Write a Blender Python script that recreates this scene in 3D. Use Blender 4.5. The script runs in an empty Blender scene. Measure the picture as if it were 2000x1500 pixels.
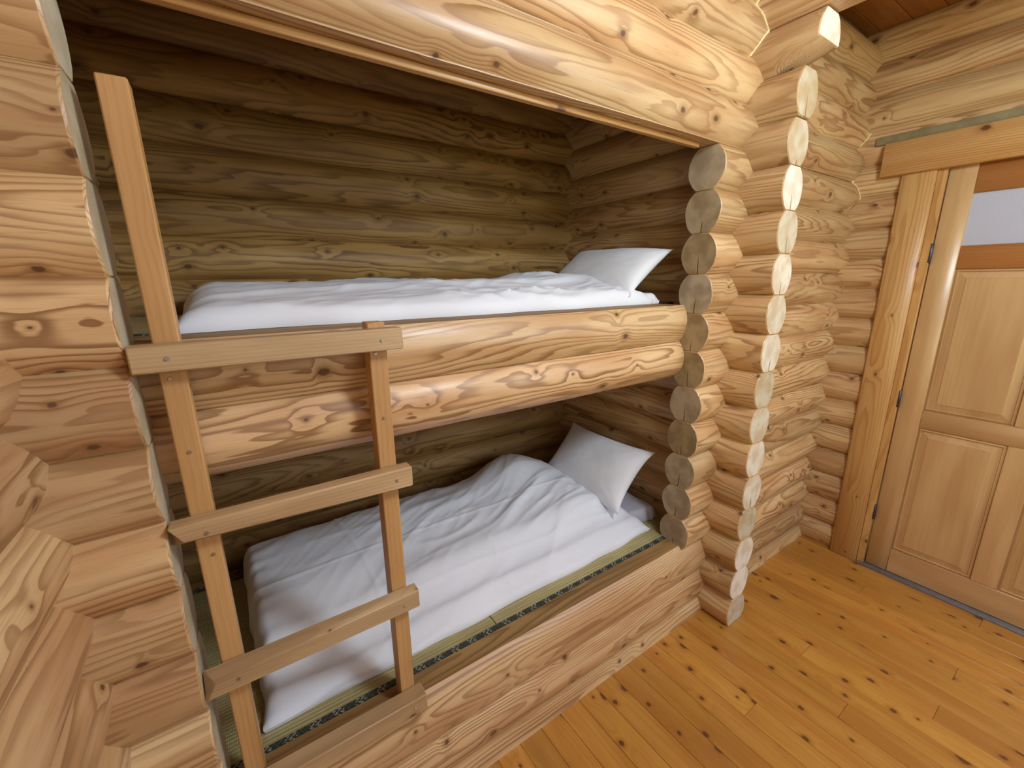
import bpy, bmesh, math, random
from mathutils import Vector, Matrix, noise
R = math.radians
PI = math.pi
sc = bpy.context.scene
C = bpy.context.scene.collection

# ------------------------------------------------------------------ camera
cam_d = bpy.data.cameras.new('camera'); cam = bpy.data.objects.new('camera', cam_d); C.objects.link(cam)
cam_d.sensor_width = 36.0; cam_d.lens = 36.0 * 822.95 / 2000.0; cam_d.clip_start = 0.02
yaw, pitch, roll = R(33.8814), R(-13.8813), R(-0.6685)
fw = Vector((math.sin(yaw)*math.cos(pitch), math.cos(yaw)*math.cos(pitch), math.sin(pitch)))
rt = Vector((math.cos(yaw), -math.sin(yaw), 0)); up = rt.cross(fw)
r2 = math.cos(roll)*rt + math.sin(roll)*up; u2 = -math.sin(roll)*rt + math.cos(roll)*up
m = Matrix((r2, u2, -fw)).transposed().to_4x4(); m.translation = Vector((-0.1367, -1.0273, 1.6))
cam.matrix_world = m
sc.camera = cam

# ------------------------------------------------------------------ light
sc.view_settings.view_transform = 'Standard'; sc.view_settings.look = 'None'
sc.view_settings.gamma = 1.0; sc.view_settings.use_curve_mapping = False
sc.view_settings.exposure = -0.13
w = bpy.data.worlds.new('world'); sc.world = w; w.use_nodes = True
wn = w.node_tree; wn.nodes.clear()
wo = wn.nodes.new('ShaderNodeOutputWorld'); wb = wn.nodes.new('ShaderNodeBackground')
tcw = wn.nodes.new('ShaderNodeTexCoord'); sx = wn.nodes.new('ShaderNodeSeparateXYZ'); rw = wn.nodes.new('ShaderNodeValToRGB')
wn.links.new(tcw.outputs['Generated'], sx.inputs[0]); 
mr = wn.nodes.new('ShaderNodeMapRange'); mr.inputs[1].default_value = -0.1; mr.inputs[2].default_value = 0.1
wn.links.new(sx.outputs[2], mr.inputs[0]); wn.links.new(mr.outputs[0], rw.inputs[0])
rw.color_ramp.elements[0].color = (0.30, 0.36, 0.12, 1); rw.color_ramp.elements[1].color = (0.75, 0.86, 1.0, 1)
wn.links.new(rw.outputs[0], wb.inputs[0]); wb.inputs[1].default_value = 1.1; wn.links.new(wb.outputs[0], wo.inputs[0])

def area(name, loc, target, sx_, sy_, power, col, spread=180):
    l = bpy.data.lights.new(name, 'AREA'); l.shape = 'RECTANGLE'; l.size = sx_; l.size_y = sy_
    l.energy = power; l.color = col; l.spread = R(spread)
    o = bpy.data.objects.new(name, l); C.objects.link(o); o.location = loc
    d = Vector(target) - Vector(loc); o.rotation_euler = d.to_track_quat('-Z', 'Y').to_euler()
    return o
# a cool white ceiling lamp just above and to the right of the photographer is the main light
lp = bpy.data.lights.new('ceiling_lamp_light', 'POINT'); lp.energy = 84; lp.shadow_soft_size = 0.19; lp.color = (0.79, 0.91, 1.0)
lo = bpy.data.objects.new('ceiling_lamp_light', lp); C.objects.link(lo); lo.location = (1.0, -1.28, 2.42)
# daylight through the windows behind the camera: sky light falling in and down, lawn light bouncing in and up
area('rear_window_sky_light', (1.60, -3.20, 1.95), (1.4, -0.9, 0.1), 1.4, 1.0, 16, (0.74, 0.87, 1.0), 150)
area('rear_window_lawn_light', (1.85, -3.20, 1.50), (2.3, -0.6, 3.3), 1.0, 1.0, 9, (1.0, 0.93, 0.34), 110)
area('right_window_sky_light', (2.58, -2.40, 1.80), (0.9, -0.7, 0.1), 1.0, 0.8, 16, (0.76, 0.88, 1.0), 150)
area('side_window_sky_light', (-0.36, -2.15, 1.60), (2.0, -1.7, 0.8), 0.9, 1.0, 7, (0.84, 0.92, 1.0), 160)
area('side_window_lawn_light', (-0.35, -2.15, 1.45), (2.4, -1.2, 2.7), 0.9, 1.0, 8, (1.0, 0.93, 0.34), 110)

# ------------------------------------------------------------------ materials
def nd(t, kind, **kw):
    n = t.nodes.new(kind)
    for k, v in kw.items(): setattr(n, k, v)
    return n
def sock(t, s, v):
    if isinstance(v, (int, float)): s.default_value = v
    elif isinstance(v, tuple): s.default_value = v
    else: t.links.new(v, s)
def M_(t, op, a, b=None, c=None, clamp=False):
    n = nd(t, 'ShaderNodeMath', operation=op); n.use_clamp = clamp
    sock(t, n.inputs[0], a)
    if b is not None: sock(t, n.inputs[1], b)
    if c is not None: sock(t, n.inputs[2], c)
    return n.outputs[0]
def smooth(t, v, a, b, lo=0.0, hi=1.0):
    n = nd(t, 'ShaderNodeMapRange', interpolation_type='SMOOTHSTEP')
    sock(t, n.inputs[0], v); n.inputs[1].default_value = a; n.inputs[2].default_value = b
    n.inputs[3].default_value = lo; n.inputs[4].default_value = hi
    return n.outputs[0]
def mixc(t, f, a, b, mode='MIX'):
    n = nd(t, 'ShaderNodeMix', data_type='RGBA', blend_type=mode)
    sock(t, n.inputs[0], f)
    for i, v in ((6, a), (7, b)):
        if isinstance(v, tuple): n.inputs[i].default_value = (*v[:3], 1)
        else: t.links.new(v, n.inputs[i])
    return n.outputs[2]
def comb(t, x, y, z):
    n = nd(t, 'ShaderNodeCombineXYZ'); sock(t, n.inputs[0], x); sock(t, n.inputs[1], y); sock(t, n.inputs[2], z); return n.outputs[0]
def noi(t, vec, scale=1.0, detail=2.0, rough=0.5):
    n = nd(t, 'ShaderNodeTexNoise'); t.links.new(vec, n.inputs['Vector'])
    n.inputs['Scale'].default_value = scale; n.inputs['Detail'].default_value = detail; n.inputs['Roughness'].default_value = rough
    return n.outputs[0]
def srgb(r, g, b):
    f = lambda c: ((c/255+0.055)/1.055)**2.4 if c/255 > 0.04045 else c/255/12.92
    return (f(r), f(g), f(b))

def wood(name, light, dark, tint, rough=0.42, K=150.0, warp=0.035, pith=(0, 0), knots=0.42, cell=8.0, knot_r=0.0075,
         round_log=True, ring_contrast=1.0, knot_col=(0.10, 0.045, 0.02), axial=1.0, bump=0.25, coat=0.25, vary=0.5):
    """sawn or peeled softwood: annual rings round a pith line along local X, cut by the surface, with scattered knots"""
    mt = bpy.data.materials.new(name); mt.use_nodes = True; t = mt.node_tree
    bs = t.nodes['Principled BSDF']
    tc = nd(t, 'ShaderNodeTexCoord'); oi = nd(t, 'ShaderNodeObjectInfo'); sp = nd(t, 'ShaderNodeSeparateXYZ')
    t.links.new(tc.outputs['Object'], sp.inputs[0])
    x, y, z = sp.outputs[0], sp.outputs[1], sp.outputs[2]
    rnd = oi.outputs['Random']
    xo = M_(t, 'ADD', x, M_(t, 'MULTIPLY', rnd, 91.7))
    # knots, laid out on the (length, girth) sheet
    if round_log: g = M_(t, 'MULTIPLY', M_(t, 'ARCTAN2', y, z), 0.08)
    else: g = M_(t, 'ADD', y, z)
    kv = comb(t, M_(t, 'MULTIPLY', xo, 0.75), g, 0.0)
    vo = nd(t, 'ShaderNodeTexVoronoi', voronoi_dimensions='2D'); t.links.new(kv, vo.inputs['Vector'])
    vo.inputs['Scale'].default_value = cell; vo.inputs['Randomness'].default_value = 1.0
    kd = M_(t, 'DIVIDE', vo.outputs['Distance'], cell)
    ks = nd(t, 'ShaderNodeSeparateColor'); t.links.new(vo.outputs['Color'], ks.inputs[0])
    on = M_(t, 'LESS_THAN', ks.outputs[0], knots)
    size = M_(t, 'MULTIPLY_ADD', ks.outputs[1], 1.1, 0.35)
    kdn = M_(t, 'DIVIDE', kd, M_(t, 'MULTIPLY', size, knot_r))
    kdn = M_(t, 'ADD', kdn, M_(t, 'MULTIPLY', M_(t, 'SUBTRACT', noi(t, comb(t, xo, y, z), 90.0, 1.0), 0.5), 0.7))
    core = M_(t, 'MULTIPLY', smooth(t, kdn, 1.15, 0.55), on)
    halo = M_(t, 'MULTIPLY', smooth(t, kdn, 2.8, 0.7), on)
    ve = nd(t, 'ShaderNodeTexVoronoi', voronoi_dimensions='2D', feature='DISTANCE_TO_EDGE'); t.links.new(kv, ve.inputs['Vector'])
    ve.inputs['Scale'].default_value = cell; ve.inputs['Randomness'].default_value = 0.85; vo.inputs['Randomness'].default_value = 0.85
    inside = smooth(t, M_(t, 'DIVIDE', ve.outputs['Distance'], cell), 0.0, 0.016)
    halo = M_(t, 'MULTIPLY', halo, inside)
    on = M_(t, 'MULTIPLY', on, inside)
    swirl = M_(t, 'MULTIPLY', M_(t, 'POWER', 2.718, M_(t, 'MULTIPLY', M_(t, 'POWER', M_(t, 'MULTIPLY', kd, 34.0), 2.0), -1.0)), on)
    # rings
    wv = comb(t, M_(t, 'MULTIPLY', xo, 1.25*axial), M_(t, 'MULTIPLY', y, 4.5), M_(t, 'MULTIPLY', z, 4.5))
    w1 = M_(t, 'SUBTRACT', noi(t, wv, 1.0, 1.6), 0.5)
    wv2 = comb(t, M_(t, 'MULTIPLY_ADD', xo, 1.25*axial, 17.3), M_(t, 'MULTIPLY', y, 4.5), M_(t, 'MULTIPLY', z, 4.5))
    w2 = M_(t, 'SUBTRACT', noi(t, wv2, 1.0, 1.6), 0.5)
    yy = M_(t, 'ADD', M_(t, 'SUBTRACT', y, pith[0]), M_(t, 'MULTIPLY', w1, warp*2))
    zz = M_(t, 'ADD', M_(t, 'SUBTRACT', z, pith[1]), M_(t, 'MULTIPLY', w2, warp*2))
    rr = M_(t, 'SQRT', M_(t, 'ADD', M_(t, 'MULTIPLY', yy, yy), M_(t, 'MULTIPLY', zz, zz)))
    f3 = M_(t, 'SUBTRACT', noi(t, comb(t, M_(t, 'MULTIPLY', xo, 7.0*axial), M_(t, 'MULTIPLY', y, 26.0), M_(t, 'MULTIPLY', z, 26.0)), 1.0, 2.0), 0.5)
    ph = M_(t, 'ADD', M_(t, 'MULTIPLY', rr, K), M_(t, 'ADD', M_(t, 'MULTIPLY', swirl, 0.95), M_(t, 'MULTIPLY', f3, 1.1)))
    fr = M_(t, 'FRACT', ph)
    late = M_(t, 'SUBTRACT', smooth(t, fr, 0.38, 0.88), smooth(t, fr, 0.90, 0.99))
    amp = M_(t, 'MULTIPLY_ADD', noi(t, comb(t, M_(t, 'MULTIPLY', xo, 1.6), M_(t, 'MULTIPLY', y, 9.0), M_(t, 'MULTIPLY', z, 9.0)), 1.0, 1.0), 1.5, -0.15, clamp=True)
    late = M_(t, 'MULTIPLY', M_(t, 'MULTIPLY', late, amp), ring_contrast)
    # slow colour drift and fibres
    drift = noi(t, comb(t, M_(t, 'MULTIPLY', xo, 2.2), M_(t, 'MULTIPLY', y, 14.0), M_(t, 'MULTIPLY', z, 14.0)), 1.0, 2.0)
    fib = noi(t, comb(t, M_(t, 'MULTIPLY', xo, 14.0), M_(t, 'MULTIPLY', y, 320.0), M_(t, 'MULTIPLY', z, 320.0)), 1.0, 2.0)
    base = mixc(t, smooth(t, drift, 0.3, 0.7), light, tint)
    r2_ = M_(t, 'FRACT', M_(t, 'MULTIPLY', rnd, 7.31))
    hs = nd(t, 'ShaderNodeHueSaturation'); t.links.new(base, hs.inputs['Color'])
    t.links.new(M_(t, 'MULTIPLY_ADD', rnd, 0.008*vary, 0.497-0.004*vary), hs.inputs['Hue'])
    t.links.new(M_(t, 'MULTIPLY_ADD', r2_, 0.42*vary, 1.0-0.21*vary), hs.inputs['Value'])
    base = hs.outputs[0]
    col = mixc(t, late, base, dark)
    col = mixc(t, M_(t, 'MULTIPLY', smooth(t, fib, 0.5, 0.8), 0.3), col, dark)
    col = mixc(t, M_(t, 'MULTIPLY', halo, 0.55), col, dark)
    col = mixc(t, M_(t, 'MULTIPLY', core, 0.88), col, knot_col)
    t.links.new(col, bs.inputs['Base Color'])
    t.links.new(M_(t, 'ADD', M_(t, 'MULTIPLY', fib, 0.12), rough-0.06), bs.inputs['Roughness'])
    bs.inputs['Coat Weight'].default_value = coat; bs.inputs['Coat Roughness'].default_value = 0.28
    if bump:
        bn = nd(t, 'ShaderNodeBump'); bn.inputs['Strength'].default_value = bump; bn.inputs['Distance'].default_value = 0.004
        ht = M_(t, 'ADD', M_(t, 'MULTIPLY', drift, 1.2), M_(t, 'MULTIPLY', late, -0.25))
        t.links.new(ht, bn.inputs['Height']); t.links.new(bn.outputs[0], bs.inputs['Normal'])
    return mt

LOG = wood('peeled_log', srgb(212, 182, 134), srgb(136, 94, 52), srgb(190, 150, 102), axial=0.5, K=270, ring_contrast=1.0, vary=0.8, warp=0.032, coat=0.32, rough=0.48)
BOARD = wood('pine_board', srgb(208, 168, 106), srgb(160, 108, 52), srgb(196, 150, 88), K=110, warp=0.03, pith=(0.03, -0.05), round_log=False, knots=0.55, cell=7.5, knot_r=0.011, ring_contrast=0.8, axial=0.6, coat=0.3, bump=0.05)
LADDER = wood('ladder_pine', srgb(202, 162, 104), srgb(152, 110, 60), srgb(188, 146, 90), K=90, warp=0.02, pith=(0.02, -0.10), round_log=False, knots=0.9, cell=5.5, knot_r=0.010, ring_contrast=0.3, axial=0.5, coat=0.1, rough=0.5, bump=0.03)
DOORW = wood('door_wood', srgb(204, 170, 120), srgb(172, 132, 86), srgb(192, 154, 106), K=80, warp=0.02, pith=(0.04, -0.12), round_log=False, knots=0.0, ring_contrast=0.3, axial=0.4, coat=0.6, rough=0.34, bump=0.0, vary=0.35)
RAILW = wood('door_rail_wood', srgb(172, 118, 62), srgb(140, 88, 42), srgb(164, 108, 54), K=80, warp=0.02, pith=(0.04, -0.12), round_log=False, knots=0.0, ring_contrast=0.3, axial=0.4, coat=0.45, rough=0.36, bump=0.0, vary=0.2)
PLANK = wood('floor_plank', srgb(192, 142, 62), srgb(152, 98, 34), srgb(178, 122, 48), K=110, warp=0.03, pith=(0.02, -0.06), round_log=False, knots=0.9, cell=8.5, knot_r=0.012, ring_contrast=0.4, knot_col=(0.09, 0.03, 0.01), axial=0.4, coat=0.4, rough=0.34, bump=0.03, vary=0.7)
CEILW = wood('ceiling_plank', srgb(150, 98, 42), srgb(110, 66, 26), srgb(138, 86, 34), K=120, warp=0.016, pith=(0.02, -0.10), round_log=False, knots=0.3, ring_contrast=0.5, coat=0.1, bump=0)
LOGB = wood('shaded_alcove_log', srgb(180, 146, 86), srgb(104, 72, 34), srgb(152, 116, 62), axial=0.5, K=250, ring_contrast=1.0, vary=0.6, warp=0.032, coat=0.0, rough=0.6, knots=0.6)  # uncoated olive log, its colour darkened to paint in the alcove's shade
SILLT = wood('brown_sill', srgb(170, 138, 84), srgb(112, 80, 42), srgb(146, 112, 66), coat=0.0, rough=0.6, axial=0.5)  # duller brown wood for flat log tops and deck boards

def endgrain(name, c1, c2, vary=0.5):
    mt = bpy.data.materials.new(name); mt.use_nodes = True; t = mt.node_tree; bs = t.nodes['Principled BSDF']
    tc = nd(t, 'ShaderNodeTexCoord'); oi = nd(t, 'ShaderNodeObjectInfo'); sp = nd(t, 'ShaderNodeSeparateXYZ')
    t.links.new(tc.outputs['Object'], sp.inputs[0]); x, y, z = sp.outputs
    off = M_(t, 'MULTIPLY', oi.outputs['Random'], 53.0)
    n1 = noi(t, comb(t, off, y, z), 14.0, 2.0)
    yy = M_(t, 'ADD', y, M_(t, 'MULTIPLY', M_(t, 'SUBTRACT', n1, 0.5), 0.02)); 
    rr = M_(t, 'SQRT', M_(t, 'ADD', M_(t, 'MULTIPLY', yy, yy), M_(t, 'MULTIPLY', z, z)))
    fr = M_(t, 'FRACT', M_(t, 'MULTIPLY', rr, 300.0))
    n2 = noi(t, comb(t, off, y, z), 45.0, 4.0, 0.65)
    col = mixc(t, smooth(t, n1, 0.35, 0.65), c1, c2)
    hs = nd(t, 'ShaderNodeHueSaturation'); t.links.new(col, hs.inputs['Color'])
    rnd = oi.outputs['Random']; r2_ = M_(t, 'FRACT', M_(t, 'MULTIPLY', rnd, 5.77))
    t.links.new(M_(t, 'MULTIPLY_ADD', r2_, 0.55*vary, 1-0.3*vary), hs.inputs['Value']); t.links.new(M_(t, 'MULTIPLY_ADD', M_(t, 'SUBTRACT', 1.0, r2_), 0.9*vary, 1-0.3*vary), hs.inputs['Saturation'])
    col = mixc(t, M_(t, 'MULTIPLY', smooth(t, fr, 0.4, 0.9), 0.13), hs.outputs[0], tuple(v*0.45 for v in c1))
    col = mixc(t, M_(t, 'MULTIPLY', smooth(t, n2, 0.55, 0.75), 0.25), col, tuple(v*0.55 for v in c1))
    t.links.new(col, bs.inputs['Base Color']); bs.inputs['Roughness'].default_value = 0.8
    return mt
END_GREY = endgrain('weathered_log_end', srgb(178, 160, 130), srgb(150, 130, 100), 0.55)
END_PALE = endgrain('pale_log_end', srgb(222, 214, 196), srgb(204, 186, 160), 0.9)
END_JAMB = endgrain('sawn_jamb_end', srgb(206, 194, 166), srgb(186, 172, 142), 0.2)

def plain(name, col, rough=0.6, metal=0.0, noise_amt=0.0, nscale=40.0):
    mt = bpy.data.materials.new(name); mt.use_nodes = True; t = mt.node_tree; bs = t.nodes['Principled BSDF']
    bs.inputs['Roughness'].default_value = rough; bs.inputs['Metallic'].default_value = metal
    tc = nd(t, 'ShaderNodeTexCoord')
    n = noi(t, tc.outputs['Object'], nscale, 3.0)
    col2 = tuple(max(0, v*(1-noise_amt)) for v in col)
    t.links.new(mixc(t, smooth(t, n, 0.35, 0.65), col, col2), bs.inputs['Base Color'])
    return mt
def cloth(name, col, wv=900.0, bump=0.15):
    mt = bpy.data.materials.new(name); mt.use_nodes = True; t = mt.node_tree; bs = t.nodes['Principled BSDF']
    bs.inputs['Roughness'].default_value = 0.75; bs.inputs['Sheen Weight'].default_value = 0.12
    tc = nd(t, 'ShaderNodeTexCoord'); n = noi(t, tc.outputs['Object'], 3.0, 2.0)
    t.links.new(mixc(t, smooth(t, n, 0.3, 0.7), col, tuple(v*0.95 for v in col)), bs.inputs['Base Color'])
    n2 = noi(t, tc.outputs['Object'], 28.0, 3.0, 0.55)
    bn = nd(t, 'ShaderNodeBump'); bn.inputs['Strength'].default_value = bump; bn.inputs['Distance'].default_value = 0.006
    t.links.new(n2, bn.inputs['Height']); t.links.new(bn.outputs[0], bs.inputs['Normal'])
    return mt
SHEET = cloth('white_cotton', (0.82, 0.86, 0.93)); PILLOW = cloth('pillow_cotton', (0.84, 0.88, 0.94), bump=0.06); MATTR = cloth('lilac_grey_cotton', (0.52, 0.52, 0.62))
STEEL = plain('zinc_screw', (0.62, 0.60, 0.56), 0.32, 1.0, 0.1, 300)
HINGE = plain('dark_hinge_steel', (0.10, 0.10, 0.14), 0.4, 0.8, 0.2, 80)
DARK = plain('shadow_gap_felt', (0.03, 0.025, 0.02), 0.9, 0, 0.3)
CREAM = plain('cream_strip', srgb(250, 236, 178), 0.7, 0, 0.06)
GREYSTRIP = plain('grey_green_strip', srgb(150, 138, 104), 0.6, 0, 0.2, 20)
CORE = plain('log_wall_core', (0.10, 0.055, 0.025), 0.9, 0, 0.3)
THRESH = plain('grey_threshold', (0.20, 0.19, 0.20), 0.5, 0.2, 0.2)

def tatami_mat_():
    mt = bpy.data.materials.new('tatami_rush'); mt.use_nodes = True; t = mt.node_tree; bs = t.nodes['Principled BSDF']
    tc = nd(t, 'ShaderNodeTexCoord'); sp = nd(t, 'ShaderNodeSeparateXYZ'); t.links.new(tc.outputs['Object'], sp.inputs[0]); x, y, z = sp.outputs
    # rush ribs run along Y between warp threads that run along X
    rib = M_(t, 'SINE', M_(t, 'MULTIPLY', y, 2*PI/0.012)); fine = M_(t, 'SINE', M_(t, 'MULTIPLY', x, 2*PI/0.004))
    n = noi(t, comb(t, M_(t, 'MULTIPLY', x, 6.0), M_(t, 'MULTIPLY', y, 160.0), z), 1.0, 3.0)
    n2 = noi(t, comb(t, x, y, z), 5.0, 3.0)
    c = mixc(t, smooth(t, n, 0.3, 0.7), srgb(190, 178, 128), srgb(164, 152, 104))
    c = mixc(t, M_(t, 'MULTIPLY', smooth(t, n2, 0.3, 0.7), 0.3), c, srgb(150, 146, 100))
    c = mixc(t, smooth(t, rib, 0.3, 1.0, 0.0, 0.35), c, srgb(132, 120, 78))
    t.links.new(c, bs.inputs['Base Color']); bs.inputs['Roughness'].default_value = 0.6
    bn = nd(t, 'ShaderNodeBump'); bn.inputs['Strength'].default_value = 0.4; bn.inputs['Distance'].default_value = 0.0015
    t.links.new(M_(t, 'ADD', rib, M_(t, 'MULTIPLY', fine, 0.4)), bn.inputs['Height']); t.links.new(bn.outputs[0], bs.inputs['Normal'])
    return mt
TATAMI = tatami_mat_()
def edging_mat():
    mt = bpy.data.materials.new('patterned_cloth_edging'); mt.use_nodes = True; t = mt.node_tree; bs = t.nodes['Principled BSDF']
    tc = nd(t, 'ShaderNodeTexCoord'); sp = nd(t, 'ShaderNodeSeparateXYZ'); t.links.new(tc.outputs['Object'], sp.inputs[0]); x, y, z = sp.outputs
    blk = M_(t, 'FRACT', M_(t, 'MULTIPLY', x, 1/0.062))
    a = smooth(t, blk, 0.50, 0.54)
    zig = M_(t, 'FRACT', M_(t, 'ADD', M_(t, 'MULTIPLY', x, 60.0), M_(t, 'MULTIPLY', M_(t, 'ABSOLUTE', M_(t, 'SUBTRACT', M_(t, 'FRACT', M_(t, 'MULTIPLY', y, 50.0)), 0.5)), 2.0)))
    n = noi(t, comb(t, M_(t, 'MULTIPLY', x, 260.0), M_(t, 'MULTIPLY', y, 260.0), z), 1.0, 1.0)
    zz = M_(t, 'MULTIPLY', smooth(t, zig, 0.35, 0.65), smooth(t, n, 0.35, 0.55))
    lite = M_(t, 'MULTIPLY', zz, M_(t, 'MULTIPLY_ADD', a, 0.75, 0.15))
    t.links.new(mixc(t, lite, (0.022, 0.028, 0.022), srgb(170, 172, 150)), bs.inputs['Base Color']); bs.inputs['Roughness'].default_value = 0.75
    return mt
EDGING = edging_mat()
def glass_mat():
    mt = bpy.data.materials.new('frosted_glass'); mt.use_nodes = True; t = mt.node_tree; bs = t.nodes['Principled BSDF']
    bs.inputs['Base Color'].default_value = (0.78, 0.80, 0.94, 1); bs.inputs['Roughness'].default_value = 0.32
    bs.inputs['Transmission Weight'].default_value = 0.55; bs.inputs['IOR'].default_value = 1.45
    tc = nd(t, 'ShaderNodeTexCoord'); n = noi(t, tc.outputs['Object'], 130.0, 3.0, 0.6)
    bn = nd(t, 'ShaderNodeBump'); bn.inputs['Strength'].default_value = 0.5; bn.inputs['Distance'].default_value = 0.003
    t.links.new(n, bn.inputs['Height']); t.links.new(bn.outputs[0], bs.inputs['Normal'])
    return mt
GLASS = glass_mat()

# ------------------------------------------------------------------ helpers
def link(name, me, mat=None, parent=None, loc=(0, 0, 0), rot=(0, 0, 0)):
    o = bpy.data.objects.new(name, me); C.objects.link(o)
    if mat is not None and me is not None and not me.materials: me.materials.append(mat)
    o.location = loc; o.rotation_euler = rot
    if parent is not None: o.parent = parent
    return o
def empty(name, loc=(0, 0, 0), rotz=0.0):
    o = bpy.data.objects.new(name, None); C.objects.link(o); o.location = loc; o.rotation_euler = (0, 0, rotz); o.empty_display_size = 0.1
    return o
def tag(o, label, cat, group=None):
    o['label'] = label; o['category'] = cat
    if group: o['group'] = group
    return o
def structure(o, label=None, cat=None):
    o['kind'] = 'structure'
    if label: o['label'] = label
    if cat: o['category'] = cat
    return o
def mesh_from(bm, name, smooth_ang=None):
    bmesh.ops.recalc_face_normals(bm, faces=bm.faces[:])
    me = bpy.data.meshes.new(name); bm.to_mesh(me); bm.free()
    if smooth_ang is not None:
        for p in me.polygons: p.use_smooth = True
        me.set_sharp_from_angle(angle=R(smooth_ang))
    return me
def box_bm(sx_, sy_, sz_, bev=0.0, c=(0, 0, 0), seg=1, bm=None):
    own = bm is None
    if own: bm = bmesh.new()
    r = bmesh.ops.create_cube(bm, size=1.0)
    for v in r['verts']: v.co = Vector((v.co.x*sx_+c[0], v.co.y*sy_+c[1], v.co.z*sz_+c[2]))
    if bev > 0:
        es = list({e for v in r['verts'] for e in v.link_edges})
        bmesh.ops.bevel(bm, geom=es, offset=bev, segments=seg, affect='EDGES', profile=0.6)
    return bm
def box(name, size, loc, mat, parent=None, bev=0.003, rot=(0, 0, 0), seg=1):
    return link(name, mesh_from(box_bm(*size, bev, seg=seg), name, 45 if bev else None), mat, parent, loc, rot)

P_ = 0.15487           # course height
A_ = 0.0755            # half width of a log at its bulge
B_ = 0.0885
def log_profile(a, b, zlo, zhi, slit, rng, hmin=0.0, mod=None):
    """right half bottom->top then left half top->bottom"""
    n = 11; pts = []
    for i in range(n+1):
        z = zlo + (zhi-zlo)*(0.5-0.5*math.cos(PI*i/n))
        h = max(hmin, a*math.sqrt(max(0.0, 1-(z/b)**2))); pts.append((h, z))
    right = [(mod(h, z) if mod else h, z) for h, z in pts]; left = [(-h, z) for h, z in reversed(pts)]
    out = right + left
    if slit:
        d = slit; lean = rng.uniform(-0.004, 0.004)
        out = [(0.0032, zlo)] + [(p[0], p[1]) for p in right] + left + [(-0.0032, zlo), (lean-0.0024, zlo+d*0.55), (lean*1.8, zlo+d), (lean+0.0024, zlo+d*0.55)]
    res = []
    for p in out:
        if not res or (abs(res[-1][0]-p[0]) + abs(res[-1][1]-p[1])) > 1e-5: res.append(p)
    if (abs(res[-1][0]-res[0][0]) + abs(res[-1][1]-res[0][1])) < 1e-5: res.pop()
    return res
def make_log(name, L, parent, loc, rotz, seed, a=A_, b=B_, zlo=None, zhi=None, slit=0.0, end_mats=(END_GREY, END_GREY), mat=None,
             shear=0.0, wob=0.0022, half=0.0774, hmin=0.0, mod=None, lift=0.0, top_mat=None):
    """log along local X from 0 to L"""
    rng = random.Random(seed)
    zlo = -half if zlo is None else zlo; zhi = half if zhi is None else zhi
    prof = log_profile(a, b, zlo, zhi, slit, rng, hmin, mod)
    bm = bmesh.new(); n = max(2, int(L/0.14)); ch = min(0.004, L*0.2)
    xs = [0, ch] + [L*i/n for i in range(1, n)] + [L-ch, L]
    rings = []
    off = Vector((seed*3.17, seed*1.3, seed*0.77))
    for k, x in enumerate(xs):
        s = 0.965 if k in (0, len(xs)-1) else 1.0
        ring = []
        for (h, z) in prof:
            d = 0.0
            if abs(h) > 0.006:
                d = wob*noise.noise(off + Vector((x*2.3, (1 if h > 0 else -1)*2.0, z*16)))*2
            hh = (h + (d if h > 0 else -d))*s; zz = z*s if k in (0, len(xs)-1) else z
            xx = x + (shear*(-(z)) if k >= len(xs)-2 else 0)
            if lift and x > L-0.075: zz = max(zz, zlo+lift*(x-L+0.075)/0.075)
            ring.append(bm.verts.new((xx, hh, zz)))
        rings.append(ring)
    m_ = len(prof)
    for i in range(len(rings)-1):
        for j in range(m_):
            f = bm.faces.new((rings[i][j], rings[i][(j+1) % m_], rings[i+1][(j+1) % m_], rings[i+1][j]))
    if top_mat:
        bm.normal_update()
        for f in bm.faces:
            if abs(f.normal.z) > 0.98 and f.calc_center_median().z > zhi-0.003: f.material_index = 3
    f0 = bm.faces.new(rings[0]); f0.material_index = 1
    f1 = bm.faces.new(list(reversed(rings[-1]))); f1.material_index = 2
    me = mesh_from(bm, name, 32)
    me.materials.append(mat or LOG); me.materials.append(end_mats[0]); me.materials.append(end_mats[1])
    if top_mat: me.materials.append(top_mat)
    o = bpy.data.objects.new('log', me); C.objects.link(o); o.location = loc; o.rotation_euler = (0, 0, rotz); o.parent = parent
    return o

XL, XD, XP, XJ, YB = -0.497, 2.7663, 1.6762, 1.447, 1.03
XJL = -0.290                       # left jamb of the bunk opening
YE = -0.2157                       # where the partition ends
YR = -3.35                         # rear wall
ZC = 2.755                         # ceiling
zF = lambda k: -0.013 + k*P_       # courses of walls along X
zP = lambda k: 0.0595 + k*P_       # courses of walls along Y
X0 = 0.0; Q = PI/2

def wall(name, label=None):
    return structure(empty(name), label)

# ------------------------------------------------------------------ floor
floor = structure(empty('floor'))
rng = random.Random(5)
fl_base = box('subfloor', (3.5, 3.6, 0.03), (1.13, -1.68, -0.037), CORE, floor, 0)
PW = 0.0935
bm_cache = {}
def plank_mesh(L, W, T, tagname):
    k = (round(L, 3), W, T)
    if k not in bm_cache: bm_cache[k] = mesh_from(box_bm(L, W, T, 0.0012), tagname)
    return bm_cache[k]
i = 0; x = -0.42 + PW/2
while x < 2.80:
    y = 0.02; 
    first = rng.choice([0.5, 0.9, 1.3, 1.7, 0.7, 1.1])
    L = first
    while y > YR+0.02:
        L = min(L, y-YR)
        o = link('plank', plank_mesh(round(L, 2)-0.0008, PW-0.0009, 0.022, 'plank'), PLANK, floor, (x, y-L/2, -0.011 + rng.uniform(-0.0002, 0.0002)), (0, 0, Q))
        y -= L; L = 1.8
    x += PW; i += 1

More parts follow.
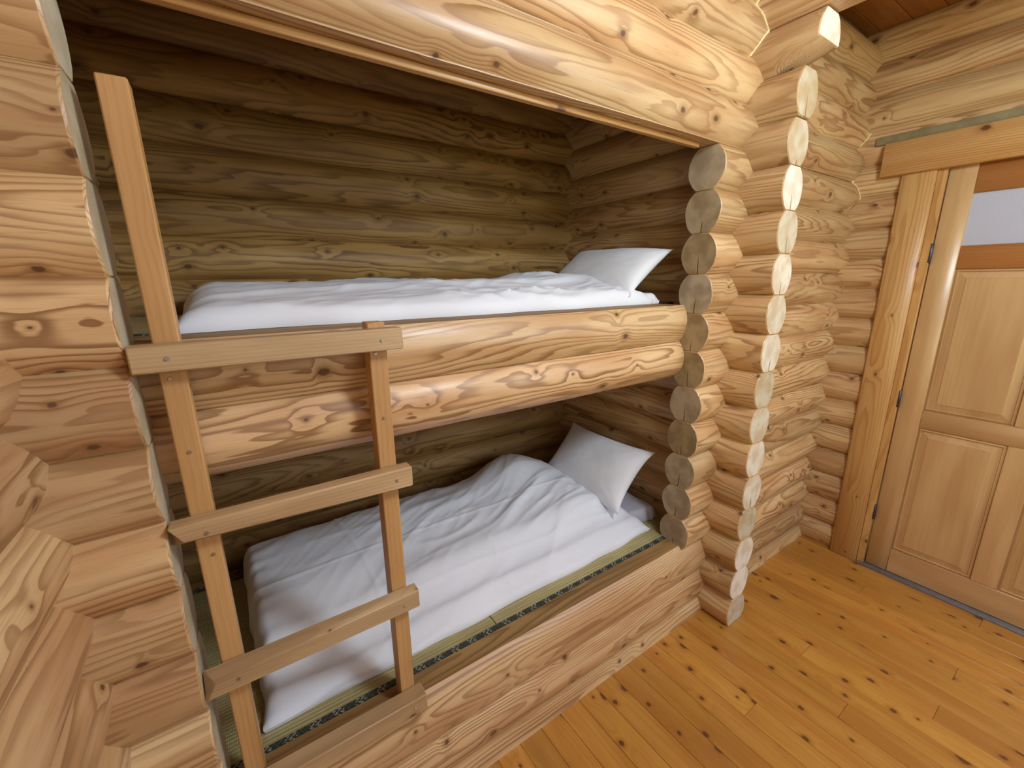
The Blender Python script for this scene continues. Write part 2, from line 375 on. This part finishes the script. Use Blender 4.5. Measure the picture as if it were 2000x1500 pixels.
# ------------------------------------------------------------------ walls
wl = wall('wall_left'); box('core', (0.03, 4.5, 2.9), (XL, -1.15, 1.42), CORE, wl, 0)
for k in range(0, 18):
    z = zP(k)
    if 5 <= k <= 12:   # window gap
        make_log('log', YB-(-1.60)+0.05, wl, (XL, -1.60, z), Q, 100+k, a=0.0765)
        make_log('log', 0.75, wl, (XL, -2.70-0.75, z), Q, 140+k)
    else: make_log('log', 4.5, wl, (XL, YR-0.1, z), Q, 100+k, a=0.0765)
wf = wall('wall_front')
JE = (END_GREY, END_JAMB); SE = (END_GREY, END_GREY)
box('core', (3.3, 0.026, 0.64), (1.13, 0.012, 2.43), CORE, wf, 0)
box('core', (1.15, 0.026, 2.3), (2.15, 0.012, 1.15), CORE, wf, 0)
for k in range(0, 18):
    z = zF(k)
    if k == 0:
        make_log('log', XD-XL, wf, (XL, 0.004, z), 0, 200, zlo=0.013, a=0.088, b=0.130)
    elif k == 1:
        make_log('log', XP-XL, wf, (XL, 0.018, z), 0, 201, a=0.094, b=0.130); make_log('log', XD-XP, wf, (XP, 0, z), 0, 221)
    elif k == 2:
        make_log('log', XP-XL, wf, (XL, 0.025, z), 0, 202, a=0.097, b=0.130, zhi=0.400-z, top_mat=SILLT, mod=lambda h, zz: min(h, 0.011) if zz > 0.053 else h)
        make_log('log', XD-XP, wf, (XP, 0, z), 0, 222)
    elif k <= 13:
        kk = {}
        make_log('log', XJL-XL, wf, (XL, 0, z), 0, 230+k, end_mats=JE, wob=0.002, half=0.0777, a=0.074, **kk)
        make_log('log', XD-XJ, wf, (XJ, 0, z), 0, 250+k, end_mats=SE, slit=(0.0 if k == 13 else 0.052+0.012*((k*7) % 3)), half=0.0774, a=0.0765, zlo=(-0.0774 if k > 3 else -0.072))
    else:
        kk = dict(hmin=0.042) if k == 14 else {}
        make_log('log', XD-XL, wf, (XL, 0, z), 0, 270+k, wob=0.003, **kk)
tb = structure(empty('trim_4')); box('batten', (1.67, 0.020, 0.017), (0.548, 0.004, 2.0690), BOARD, tb, 0.002); box('batten', (1.67, 0.012, 0.010), (0.548, 0.022, 2.0720), BOARD, tb, 0.002)
wb_ = wall('wall_back'); box('core', (2.4, 0.03, 2.9), (0.6, YB, 1.42), CORE, wb_, 0)
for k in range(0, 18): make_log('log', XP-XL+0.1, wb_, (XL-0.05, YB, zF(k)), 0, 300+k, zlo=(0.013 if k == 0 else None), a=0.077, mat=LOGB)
wp = wall('wall_middle'); box('core', (0.026, 1.2, 2.70), (XP, 0.44, 1.36), CORE, wp, 0)
for k in range(0, 18):
    z = zP(k)
    # local +X points to -Y : rotz=-90 deg
    if k <= 14:
        e = YE + [0, 0.002, -0.002, 0.003, 0, 0.004, 0.006, 0.006, 0.002, 0, 0, 0, 0.004, 0.006, -0.003][k]
        make_log('log', YB-e, wp, (XP, YB, z), -Q, 400+k, end_mats=(END_GREY, END_PALE), slit=[0, 0, 0, 0, 0.06, 0, 0, 0, 0.065, 0, 0.05, 0.062, 0.06, 0.02, 0.075][k], a=0.0765,
                 zlo=(-0.0595 if k == 0 else None))
    elif k == 15: make_log('log', YB+0.262, wp, (XP, YB, z), -Q, 415, end_mats=(END_GREY, END_PALE), lift=0.062, a=0.080, zhi=0.074)
    else: make_log('log', YB-YR, wp, (XP, YB, z), -Q, 400+k, a=0.082)
wr = wall('wall_right'); box('core', (0.03, 0.55, 2.10), (XD, -0.10, 1.05), CORE, wr, 0); box('core', (0.03, 3.6, 0.62), (XD, -1.6, 2.44), CORE, wr, 0)
DY0, DY1 = -0.41, -1.285           # door leaf
for k in range(0, 18):
    z = zP(k)
    if k <= 13:
        make_log('log', 0.42, wr, (XD, -0.30, z), Q, 500+k, zlo=(-0.0595 if k == 0 else None), a=0.0765)
        if 8 <= k <= 13:
            make_log('log', 0.50, wr, (XD, YR-0.05, z), Q, 530+k); make_log('log', 0.45, wr, (XD, -1.86, z), Q, 560+k)
        else: make_log('log', abs(YR)-1.36, wr, (XD, YR-0.05, z), Q, 530+k, zlo=(-0.0595 if k == 0 else None))
    else: make_log('log', abs(YR)+0.15, wr, (XD, YR-0.05, z), Q, 500+k, a=0.079)
wre = wall('wall_rear')
for k in range(0, 18):
    z = zF(k); zl = 0.013 if k == 0 else None
    if 9 <= k <= 16:
        make_log('log', 0.85, wre, (XL-0.05, YR, z), 0, 600+k); make_log('log', 0.65, wre, (2.15, YR, z), 0, 620+k)
    else: make_log('log', XD-XL+0.1, wre, (XL-0.05, YR, z), 0, 600+k, zlo=zl)

# ceiling: boards along X
ce = structure(empty('ceiling'))
box('ceiling_backing', (3.6, 4.7, 0.02), (1.13, -1.15, ZC+0.034), CORE, ce, 0)
y = YB
rc = random.Random(3)
while y > YR-0.1:
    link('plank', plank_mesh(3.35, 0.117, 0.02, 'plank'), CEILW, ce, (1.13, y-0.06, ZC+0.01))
    y -= 0.1195

# rear and side windows (behind the camera; the daylight comes in here)
def window(n, cx, cy, cz, wd, ht, rotz):
    o = structure(empty('window_%d' % n, (cx, cy, cz), rotz))
    for s in (-1, 1):
        box('window_frame', (0.05, 0.12, ht+0.1), (s*(wd/2+0.025), 0, 0), BOARD, o)
        box('window_frame', (wd, 0.12, 0.05), (0, 0, s*(ht/2+0.025)), BOARD, o)
    box('mullion', (0.04, 0.05, ht), (0, 0, 0), BOARD, o)
    for s in (-1, 1): box('pane', (wd/2-0.02, 0.006, ht), (s*(wd/4+0.01), 0.0, 0), GLASS, o, 0)
    return o
window(1, 1.475, YR-0.02, 1.995, 1.34, 1.14, 0)
window(3, XD+0.02, -2.38, 1.70, 0.95, 0.82, Q)
window(2, XL-0.03, -2.15, 1.38, 1.0, 1.14, Q)

# thin cream strips along the corners of the topmost log crossings
def strip(name, pts, wdt, mat, parent):
    bm = bmesh.new(); prev = None
    for p in pts:
        p = Vector(p); vs = [bm.verts.new(p+Vector(d)) for d in ((-wdt, -wdt, 0), (wdt, -wdt, 0), (wdt, wdt, 0), (-wdt, wdt, 0))]
        if prev:
            for j in range(4): bm.faces.new((prev[j], prev[(j+1) % 4], vs[(j+1) % 4], vs[j]))
        else: bm.faces.new(vs)
        prev = vs
    bm.faces.new(list(reversed(prev)))
    return link(name, mesh_from(bm, name), mat, parent)
def hw(dz, a=A_, b=B_): return a*math.sqrt(max(0, 1-(dz/b)**2))
def course_half(z, zf, a):
    k = round((z-zf(0))/P_); return hw(z-zf(k), a)
def corner_strip(z0, z1, sxn, X, Y, ax, ay, name_parent, n=14):
    pts = []
    for i in range(n+1):
        z = z0+(z1-z0)*i/n
        pts.append((X + sxn*0.001 + sxn*course_half(z, zP, ax), Y - course_half(z, zF, ay), z))
    strip('pale_strip', pts, 0.0038, CREAM, name_parent)
corner_strip(zF(15)+0.075, zF(16)+0.005, -1, XP, 0, 0.082, A_, wf, 10)
corner_strip(zF(16)+0.006, zF(17), -1, XP, 0, 0.082, A_, wf, 10)
corner_strip(zP(12)+0.07, zP(13)+0.01, -1, XD, 0, 0.0765, A_, wf, 10)
corner_strip(zP(14)+0.015, zP(14)+0.075, -1, XD, 0, 0.079, A_, wf, 8)

# ------------------------------------------------------------------ door and its trim
XF = XD - 0.0755                    # front plane of the right wall
door = structure(empty('door_1', (XF+0.005, 0, 0)))
def dpiece(name, y0, y1, z0, z1, xf, th, mat, parent=door, bev=0.003, along='z'):
    """a board of the door wall; local X runs along its grain"""
    cy, cz = (y0+y1)/2, (z0+z1)/2; w_, h_ = abs(y1-y0), abs(z1-z0)
    if along == 'z': o = link(name, mesh_from(box_bm(h_, w_, th, bev), name, 45), mat, parent, (xf+th/2, cy, cz), (0, -Q, 0))
    else: o = link(name, mesh_from(box_bm(w_, th, h_, bev), name, 45), mat, parent, (xf+th/2, cy, cz), (0, 0, Q))
    return o
SW = 0.092; ya, yb = DY0, DY1; ymid = (ya+yb)/2; ZT = 2.075
dpiece('stile', ya, ya-SW, 0.012, ZT, 0, 0.036, DOORW)
dpiece('stile', yb+SW, yb, 0.012, ZT, 0, 0.036, DOORW)
dpiece('rail', ya-SW, yb+SW, 1.952, ZT, 0.001, 0.034, RAILW, along='y')
dpiece('rail', ya-SW, yb+SW, 1.625, 1.728, 0.001, 0.034, RAILW, along='y')
dpiece('rail', ya-SW, yb+SW, 0.848, 0.940, 0.001, 0.034, DOORW, along='y')
dpiece('rail', ya-SW, yb+SW, 0.012, 0.150, 0.001, 0.034, DOORW, along='y')
dpiece('mullion', ymid+0.045, ymid-0.045, 0.94, 1.625, 0.001, 0.034, DOORW)
dpiece('mullion', ymid+0.045, ymid-0.045, 0.150, 0.848, 0.001, 0.034, DOORW)
def raised_panel(y0, y1, z0, z1):
    """raised and fielded panel: groove, slope, field"""
    bm = bmesh.new(); w_, h_ = abs(y1-y0), abs(z1-z0)
    lv = [(0.0, 0.012), (0.010, 0.004), (0.013, 0.013), (0.040, 0.006), (0.043, 0.0035)]
    rings = []
    for ins, dx in lv:
        rings.append([bm.verts.new((sz*(h_/2-ins), sy*(w_/2-ins), dx)) for sz, sy in ((-1, -1), (1, -1), (1, 1), (-1, 1))])
    for a, b in zip(rings, rings[1:]):
        for j in range(4): bm.faces.new((a[j], a[(j+1) % 4], b[(j+1) % 4], b[j]))
    bm.faces.new(rings[-1])
    back = [bm.verts.new((v.co.x, v.co.y, 0.028)) for v in rings[0]]
    for j in range(4): bm.faces.new((rings[0][j], back[j], back[(j+1) % 4], rings[0][(j+1) % 4]))
    bm.faces.new(list(reversed(back)))
    # local z (depth) -> world +x ; local x -> world z
    o = link('panel', mesh_from(bm, 'panel'), DOORW, door)
    o.matrix_local = Matrix(((0, 0, 1, 0), (0, -1, 0, (y0+y1)/2), (1, 0, 0, (z0+z1)/2), (0, 0, 0, 1)))
    return o
for (y0, y1) in ((ya-SW, ymid+0.045), (ymid-0.045, yb+SW)):
    raised_panel(y0, y1, 0.940, 1.625); raised_panel(y0, y1, 0.150, 0.848)
pane = dpiece('pane', ya-SW, yb+SW, 1.728, 1.952, 0.012, 0.006, GLASS, bev=0, along='y')
for z_ in (1.70, 0.98, 0.33):
    h = link('hinge', mesh_from(box_bm(0.012, 0.012, 0.09, 0.003), 'hinge', 45), HINGE, door, (-0.006, DY0+0.004, z_))
hd = link('handle', mesh_from(box_bm(0.016, 0.11, 0.016, 0.006, c=(-0.045, 0.05, 0), seg=3), 'handle', 60), HINGE, door, (0, DY1+0.05, 0.98))
link('rose', mesh_from(box_bm(0.012, 0.05, 0.05, 0.005, c=(-0.006, 0, 0)), 'rose', 60), HINGE, hd, (0, 0, 0)); link('spindle', mesh_from(box_bm(0.045, 0.014, 0.014, 0.003, c=(-0.022, 0, 0)), 'spindle', 60), HINGE, hd)
t1 = structure(empty('trim_1', (XF, 0, 0)))
dpiece('casing', -0.246, -0.372, 0.0, 2.085, -0.022, 0.03, BOARD, t1, 0.004)
dpiece('jamb', -0.372, -0.405, 0.0, 2.085, -0.006, 0.10, BOARD, t1, 0.002)
dpiece('casing', -1.33, -1.45, 0.0, 2.085, -0.022, 0.03, BOARD, t1, 0.004)
dpiece('jamb', -1.29, -1.33, 0.0, 2.085, -0.006, 0.10, BOARD, t1, 0.002)
t2 = structure(empty('trim_2', (XF, 0, 0)))
dpiece('header_board', -0.165, -1.62, 2.070, 2.222, -0.042, 0.05, BOARD, t2, 0.003, along='y')
dpiece('header_strip', -0.12, -1.62, 2.224, 2.262, -0.018, 0.03, GREYSTRIP, t2, 0.002, along='y')
t3 = structure(empty('trim_3', (XF, 0, 0)))
dpiece('threshold', -0.38, -1.32, -0.004, 0.010, -0.03, 0.10, THRESH, t3, 0.002, along='y')

# corridor wall behind the door's glass, lit by its own daylight
hall = structure(empty('wall_hall'))
box('panel', (0.03, 3.0, 2.7), (XD+1.25, -0.9, 1.35), plain('hall_plaster', (0.55, 0.55, 0.62), 0.8), hall, 0)

# ------------------------------------------------------------------ bunk platforms
lower = tag(empty('bunk_platform', (XL+0.08, 0.5, 0)), 'low wooden bunk platform near the floor behind the wide sill log', 'bunk bed', 'bunk platforms in the alcove')
upper = tag(empty('bunk_platform', (XL+0.08, 0.5, 1.3)), 'upper wooden bunk platform edged by two stacked golden logs', 'bunk bed', 'bunk platforms in the alcove')
def deck(parent, z, y0, y1, pz):
    y = y0
    while y < y1-0.01:
        o = link('deck_board', plank_mesh(1.93, 0.115, 0.02, 'deck_board'), SILLT, parent, (1.015-0.0, y+0.06-0.5, z-pz)); y += 0.1185
deck(lower, 0.339, 0.128, 0.93, 0.0)
deck(upper, 1.430, 0.20, 0.93, 1.3)
o = box('joist', (0.06, 0.82, 0.24), (0.9, 0.02, 0.19), BOARD, lower, 0.003); o = box('joist', (0.06, 0.82, 0.24), (1.6, 0.02, 0.19), BOARD, lower, 0.003); box('joist', (0.06, 0.82, 0.24), (0.15, 0.02, 0.19), BOARD, lower, 0.003)
for xx in (0.15, 0.9, 1.6): box('joist', (0.06, 0.78, 0.10), (xx, 0.06, 0.07), BOARD, upper, 0.003)
rl1 = make_log('log', XJ-XL-0.06, upper, (-0.02, 0.108-0.5, 1.418-1.3), 0, 711, a=0.086, b=0.110, zlo=-0.076, zhi=0.0735, top_mat=SILLT)
rl2 = make_log('log', XJ-XL-0.06, upper, (-0.02, 0.108-0.5, 1.268-1.3), 0, 725, a=0.088, b=0.094, zlo=-0.088, zhi=0.073)
rl1.name = 'rail_log'; rl2.name = 'rail_log'

# ------------------------------------------------------------------ tatami mats
def tatami(x0, x1, y0, y1, zt, label, th=0.05, edge_back=True):
    L, W = x1-x0, y1-y0
    o = tag(empty('tatami_mat', ((x0+x1)/2, (y0+y1)/2, zt-th)), label, 'tatami mat', 'tatami mats on the bunks')
    link('mat', mesh_from(box_bm(L-0.002, W, th, 0.003, c=(0, 0, th/2)), 'mat', 45), TATAMI, o)
    ys = [-1, 1] if edge_back else [-1]
    for s in ys:
        bm = bmesh.new(); e = 0.017; t_ = 0.0012
        box_bm(L-0.003, e, t_, 0, c=(0, s*(W/2-e/2), th+t_/2), bm=bm)
        box_bm(L-0.003, t_, th, 0, c=(0, s*(W/2+t_/2), th/2+t_/2), bm=bm)
        link('edging', mesh_from(bm, 'edging'), EDGING, o)
    return o
ZL = 0.401; ZU = 1.492
tatami(-0.415, 0.512, 0.038, 0.885, ZL, 'olive rush tatami mat on the lower bunk behind the ladder')
tatami(0.514, 1.60, 0.038, 0.885, ZL, 'olive rush tatami mat on the lower bunk below the pillow end')
tatami(-0.415, 0.512, 0.196, 0.90, ZU, 'rush tatami mat under the foot end of the upper bunk bedding')
tatami(0.514, 1.59, 0.196, 0.90, ZU, 'rush tatami mat under the pillow end of the upper bunk bedding')

# ------------------------------------------------------------------ bedding
def lerp(a, b, t): return a+(b-a)*t
def sst(a, b, x):
    t = max(0.0, min(1.0, (x-a)/(b-a))); return t*t*(3-2*t)
def pw(tbl, x):
    if x <= tbl[0][0]: return tbl[0][1]
    for (a, b), (c, d) in zip(tbl, tbl[1:]):
        if x <= c:
            t = (x-a)/(c-a); t = t*t*(3-2*t); return b+(d-b)*t
    return tbl[-1][1]
def soft_slab(name, mat, corners, z0, topf, nx=150, ny=90, edge=0.05, under=0.01, edgew=None):
    """closed cloth body: grid top, rim, flat underside; corners = fl, fr, br, bl (x, y) ; topf(u, v, x, y)->height above z0"""
    bm = bmesh.new(); fl, fr, br, bl = [Vector((*c, 0)) for c in corners]
    top = []
    for j in range(ny+1):
        v = j/ny; row = []
        for i in range(nx+1):
            u = i/nx
            p = lerp(lerp(fl, fr, u), lerp(bl, br, u), v)
            wv_ = 0.010
            p.x += wv_*noise.noise(Vector((v*7, 3.1, z0)))*(1 if u < 0.5 else 1.3)*(abs(u-0.5)*2)**3*1.6
            p.y += wv_*noise.noise(Vector((u*9, 7.7, z0)))*(abs(v-0.5)*2)**3*1.6
            row.append(bm.verts.new((p.x, p.y, z0+under+topf(u, v, p.x, p.y))))
        top.append(row)
    for j in range(ny):
        for i in range(nx): bm.faces.new((top[j][i], top[j][i+1], top[j+1][i+1], top[j+1][i]))
    rim = [top[0][i] for i in range(nx)] + [top[j][nx] for j in range(ny)] + [top[ny][i] for i in range(nx, 0, -1)] + [top[j][0] for j in range(ny, 0, -1)]
    low = [bm.verts.new((v.co.x, v.co.y, z0)) for v in rim]; n = len(rim)
    cx = sum(v.co.x for v in rim)/n; cy = sum(v.co.y for v in rim)/n
    for v in low: v.co.x = lerp(v.co.x, cx, 0.006); v.co.y = lerp(v.co.y, cy, 0.012)
    for k in range(n): bm.faces.new((rim[k], low[k], low[(k+1) % n], rim[(k+1) % n]))
    bm.faces.new(list(reversed(low)))
    me = mesh_from(bm, name, 60)
    return me
def ridge(p, s=1.0):
    n = noise.noise(p*s); return 1-abs(n)*2
def folds(x, y, seed, ang, fx, fy, sharp=2.0):
    c, s = math.cos(ang), math.sin(ang)
    a, b = x*c+y*s, -x*s+y*c
    b += 0.09*noise.noise(Vector((a*2.1, b*2.4, seed)))
    n = noise.noise(Vector((a*fx, b*fy, seed+9.1)))
    return max(0.0, 1-abs(n)*3.0)**sharp
def edgeprof(u, v, lx, ly, ex0, ex1, ey0, ey1):
    def r(d, e): 
        t = min(1.0, max(0.0, d/e)); return math.sqrt(max(0.0, 1-(1-t)**2))
    return r(u*lx, ex0)*r((1-u)*lx, ex1)*r(v*ly, ey0)*r((1-v)*ly, ey1)

# lower duvet
def low_top(u, v, x, y):
    lx, ly = 1.56, 0.82
    e = edgeprof(u, v, lx, ly, 0.045, 0.05, 0.02, 0.05)
    base = pw([(0.0, 0.016), (0.10, 0.056), (0.30, 0.140), (0.55, 0.158), (0.85, 0.165), (1.0, 0.15)], v)
    base *= pw([(0, 0.95), (0.06, 1.0), (0.5, 1.02), (0.8, 1.08), (1.0, 0.92)], u)
    # pile of folded cloth by the head end at the back
    base += 0.085*math.exp(-((x-1.05)/0.17)**2-((y-0.74)/0.16)**2)
    base += 0.020*math.exp(-((x-1.15)/0.16)**2-((y-0.40)/0.22)**2)
    # the foot-end corner sinks, and there is a long shallow dip across it
    base -= 0.030*math.exp(-((x-0.02)/0.20)**2-((y-0.25)/0.16)**2)
    w_ = 0.010*folds(x, y, 4.0, 0.36, 1.6, 6.0, 1.3) + 0.006*folds(x, y, 11.0, 0.2, 2.6, 11.0, 1.3) + 0.003*folds(x, y, 23.0, 0.6, 4.0, 18.0, 1.2)
    w_ *= pw([(0.0, 0.3), (0.2, 0.55), (0.5, 1.0), (0.85, 1.2), (1.0, 0.7)], u)*pw([(0.0, 0.35), (0.25, 0.6), (0.45, 1.0), (1.0, 1.0)], v)
    w_ += 0.014*noise.noise(Vector((x*2.5, y*3.5, 2.0)))
    # pressed creases from being stored folded
    for cx_ in (0.155, 0.62): w_ += 0.0028*math.exp(-((x-cx_-0.02*math.sin(y*5))/0.006)**2)
    for cy_ in (0.50, 0.245): w_ += 0.0035*math.exp(-((y-cy_-0.01*math.sin(x*4))/0.006)**2)
    # gathered pleats at the foot hem
    w_ += 0.006*math.sin(v*60+3*noise.noise(Vector((v*4, 0, 0))))*math.exp(-u*lx/0.06)
    return max(0.004, e*(base+w_))
me = soft_slab('duvet', SHEET, [(-0.210, 0.086), (1.435, 0.112), (1.225, 0.850), (-0.225, 0.845)], 0.4035, low_top, 190, 110)
dv1 = tag(link('duvet', me, SHEET, None), 'crumpled white duvet spread over the lower bunk', 'duvet', 'white duvets')
# upper duvet
def up_top(u, v, x, y):
    lx, ly = 1.6, 0.72
    e = edgeprof(u, v, lx, ly, 0.09, 0.10, 0.03, 0.05)
    base = pw([(0, 0.030), (0.10, 0.050), (0.4, 0.086), (1.0, 0.094)], v)
    base += 0.028*math.exp(-((x-1.14)/0.15)**2-((y-0.60)/0.2)**2) + 0.016*math.exp(-((x-1.2)/0.14)**2-((y-0.28)/0.12)**2)
    w_ = 0.010*folds(x, y, 14.0, 0.12, 1.4, 6.0, 1.4) + 0.008*folds(x, y, 31.0, -0.18, 2.4, 11.0, 1.3) + 0.004*folds(x, y, 51.0, 0.3, 4.0, 18.0, 1.2) + 0.008*noise.noise(Vector((x*3.2, y*4, 8.0)))
    w_ += 0.010*math.exp(-((y-0.20)/0.03)**2)*max(0, math.sin(x*26+2))*sst(0.5, -0.2, x)
    w_ *= pw([(0.0, 0.6), (0.6, 1.0), (1.0, 1.3)], u)
    return max(0.004, e*(base+w_))
me = soft_slab('duvet', SHEET, [(-0.225, 0.155), (1.395, 0.16), (1.29, 0.86), (-0.235, 0.86)], 1.4925, up_top, 170, 90)
dv2 = tag(link('duvet', me, SHEET, None), 'flat white duvet on the upper bunk with its edge over the rail log', 'duvet', 'white duvets')
# thin mattresses under the duvets, showing at the head end
def thin(u, v, x, y): 
    e = edgeprof(u, v, 0.6, 0.75, 0.04, 0.05, 0.03, 0.03); return max(0.003, e*(0.050+0.006*noise.noise(Vector((x*9, y*9, 1)))))
me = soft_slab('mattress', MATTR, [(1.27, 0.215), (1.565, 0.17), (1.575, 0.84), (1.20, 0.84)], 0.4035, thin, 30, 60)
tag(link('mattress', me, MATTR, None), 'lilac grey mattress end showing past the lower duvet', 'mattress', 'thin mattresses')
def thin2(u, v, x, y): 
    e = edgeprof(u, v, 0.25, 0.66, 0.03, 0.05, 0.03, 0.03); return max(0.003, e*(0.036+0.004*noise.noise(Vector((x*9, y*9, 1)))))
me = soft_slab('mattress', MATTR, [(1.30, 0.17), (1.455, 0.17), (1.50, 0.83), (1.30, 0.83)], 1.4925, thin2, 30, 60)
tag(link('mattress', me, SHEET, None), 'white mattress corner showing past the upper duvet', 'mattress', 'thin mattresses')

# pillows leaning on the middle wall
def pillow_mesh(W, H, T, seed, n=44, dents=1.0):
    bm = bmesh.new(); tops = []; bots = []
    for side, store in ((1, tops), (-1, bots)):
        for j in range(n+1):
            row = []
            for i in range(n+1):
                u, v = i/n*2-1, j/n*2-1
                if side == -1 and (i in (0, n) or j in (0, n)): row.append(tops[j][i]); continue
                pin = 1-0.11*(1-abs(v)**2.2)*abs(u)**3; pin2 = 1-0.11*(1-abs(u)**2.2)*abs(v)**3
                x, y = u*W/2*pin, v*H/2*pin2
                th = ((1-abs(u)**2.6)*(1-abs(v)**2.6))**0.55
                cr = 0.0
                for (a, b) in ((1, 1), (1, -1), (-1, 1), (-1, -1)):
                    d = math.hypot(u-a, v-b); ang = math.atan2(v-b, u-a)
                    cr += 0.05*math.sin(ang*16+seed)*math.exp(-(d/0.55)**2)
                z = side*T/2*th*(1+cr+0.10*noise.noise(Vector((u*1.6, v*1.6, seed+side)))+0.03*noise.noise(Vector((u*6, v*6, seed))))
                row.append(bm.verts.new((x, y, z)))
            store.append(row)
    for st, fl in ((tops, False), (bots, True)):
        for j in range(n):
            for i in range(n):
                f = (st[j][i], st[j][i+1], st[j+1][i+1], st[j+1][i])
                bm.faces.new(f if not fl else tuple(reversed(f)))
    return mesh_from(bm, 'pillow', 80)
def place_pillow(name, label, TL, TR, BL, BR, T, seed):
    TL, TR, BL, BR = map(Vector, (TL, TR, BL, BR))
    c = (TL+TR+BL+BR)/4; ux = ((TR-TL)+(BR-BL))/2; uy = ((TL-BL)+(TR-BR))/2
    W, H = ux.length*1.02, uy.length*1.02
    ux.normalize(); uz = ux.cross(uy).normalized(); uy = uz.cross(ux)
    o = link(name, pillow_mesh(W, H, T, seed), PILLOW, None)
    mm = Matrix((ux, uy, uz)).transposed().to_4x4(); mm.translation = c; o.matrix_world = mm
    return tag(o, label, 'pillow', 'white pillows')
place_pillow('pillow', 'white pillow leaning on the log wall at the head of the lower bunk', (1.50, 0.755, 0.765), (1.50, 0.200, 0.775), (1.245, 0.740, 0.525), (1.265, 0.155, 0.52), 0.13, 1.0)
place_pillow('pillow', 'white pillow leaning on the log wall at the head of the upper bunk', (1.49, 0.750, 1.745), (1.50, 0.180, 1.715), (1.235, 0.700, 1.545), (1.25, 0.140, 1.535), 0.12, 2.4)

# ------------------------------------------------------------------ ladder
lad = tag(empty('bunk_ladder', (-0.04, -0.03, 0.40)), 'wooden bunk ladder with two uprights and four screwed rungs', 'ladder')
def lbox(name, x0, x1, y0, y1, z0, z1, mat=LADDER, bev=0.0025, along='x', chip=None):
    cx, cy, cz = (x0+x1)/2+0.04, (y0+y1)/2+0.03, (z0+z1)/2-0.40; a, b, c = x1-x0, y1-y0, z1-z0
    if along == 'x':
        bm = box_bm(a, b, c, bev); rot = (0, 0, 0)
        if chip:
            for v in bm.verts:     # the worn, knocked-off lower or upper corner at the wall end
                if v.co.x < -a/2+0.02 and v.co.y < 0 and (v.co.z*chip < 0): v.co.z += chip*0.016; v.co.x += 0.018
        return link(name, mesh_from(bm, name, 40), mat, lad, (cx, cy, cz), rot)
    bm = box_bm(c, b, a, bev)
    return link(name, mesh_from(bm, name, 40), mat, lad, (cx, cy, cz), (0, Q, 0))
lbox('upright', -0.2535, -0.2125, -0.035, 0.010, 0.4005, 1.925, along='z')
lbox('upright', 0.1295, 0.1715, -0.035, 0.010, 0.4005, 1.508, along='z')
RY0, RY1 = -0.0725, -0.0358
rungs = [(-0.2865, 0.200, 1.446, 1.496, None), (-0.2865, 0.199, 1.094, 1.1475, 1), (-0.2865, 0.193, 0.733, 0.7865, -1), (-0.2865, 0.189, 0.392, 0.4455, None)]
RUNGM = wood('worn_rung_pine', srgb(200, 172, 128), srgb(146, 112, 72), srgb(172, 142, 102), K=140, warp=0.012, pith=(0.02, -0.08), round_log=False, knots=0.8, cell=6.0, knot_r=0.008, ring_contrast=0.4, axial=0.5, coat=0.1, rough=0.5, bump=0.03)
for (a, b, c, d, ch) in rungs: lbox('rung', a, b, RY0 if c > 0.5 else RY0-0.012, RY1, c, d, mat=RUNGM, chip=ch, bev=0.003)
def screw(x, y, z, r=0.0045):
    bm = bmesh.new(); bmesh.ops.create_cone(bm, cap_ends=True, segments=14, radius1=r, radius2=r*0.75, depth=0.003)
    s = box_bm(r*1.2, r*0.25, 0.0012, 0, c=(0, 0, 0.0016), bm=bm); box_bm(r*0.25, r*1.2, 0.0012, 0, c=(0, 0, 0.0016), bm=bm)
    link('screw', mesh_from(bm, 'screw'), STEEL, lad, (x+0.04, y+0.03, z-0.40), (Q, 0, 0))
for (x, z) in ((-0.233, 1.471), (0.150, 1.470), (-0.228, 1.120), (0.158, 1.121), (-0.225, 0.760), (0.150, 0.757), (0.152, 0.420)): screw(x, RY0-0.0012 - (0.012 if z < 0.5 else 0), z)
for (x, z) in ((-0.238, 1.428), (-0.232, 1.280), (-0.228, 1.05), (0.143, 1.435), (0.150, 1.275)): screw(x, -0.0362, z)

# ------------------------------------------------------------------ what each piece of the setting is
for n_, l_, c_ in (('floor', 'glossy golden pine plank floor with many dark knots', 'floor'), ('ceiling', 'brown plank ceiling above the door corner', 'ceiling'),
                   ('wall_left', 'honey log wall running towards the camera beside the bunks', 'wall'), ('wall_right', 'log wall holding the panelled door', 'wall'),
                   ('wall_front', 'log wall with the wide opening for the two bunks', 'wall'), ('wall_back', 'dim olive log wall at the back of the bunk alcove', 'wall'),
                   ('wall_middle', 'log partition whose pale oval log ends face the room', 'wall'), ('wall_rear', 'log wall behind the photographer', 'wall'), ('wall_hall', 'plain plaster wall beyond the door', 'wall'),
                   ('door_1', 'pine panelled door with a small frosted pane', 'door'), ('trim_1', 'upright pine boards casing the door opening', 'trim'),
                   ('trim_2', 'long pine header board over the door', 'trim'), ('trim_3', 'thin grey threshold under the door', 'trim'), ('trim_4', 'thin pale batten under the log above the bunk opening', 'trim'),
                   ('window_1', 'high window in the rear wall', 'window'), ('window_2', 'window in the left log wall behind the photographer', 'window'), ('window_3', 'window in the right log wall past the door', 'window')):
    o_ = bpy.data.objects.get(n_)
    if o_: o_['label'] = l_; o_['category'] = c_
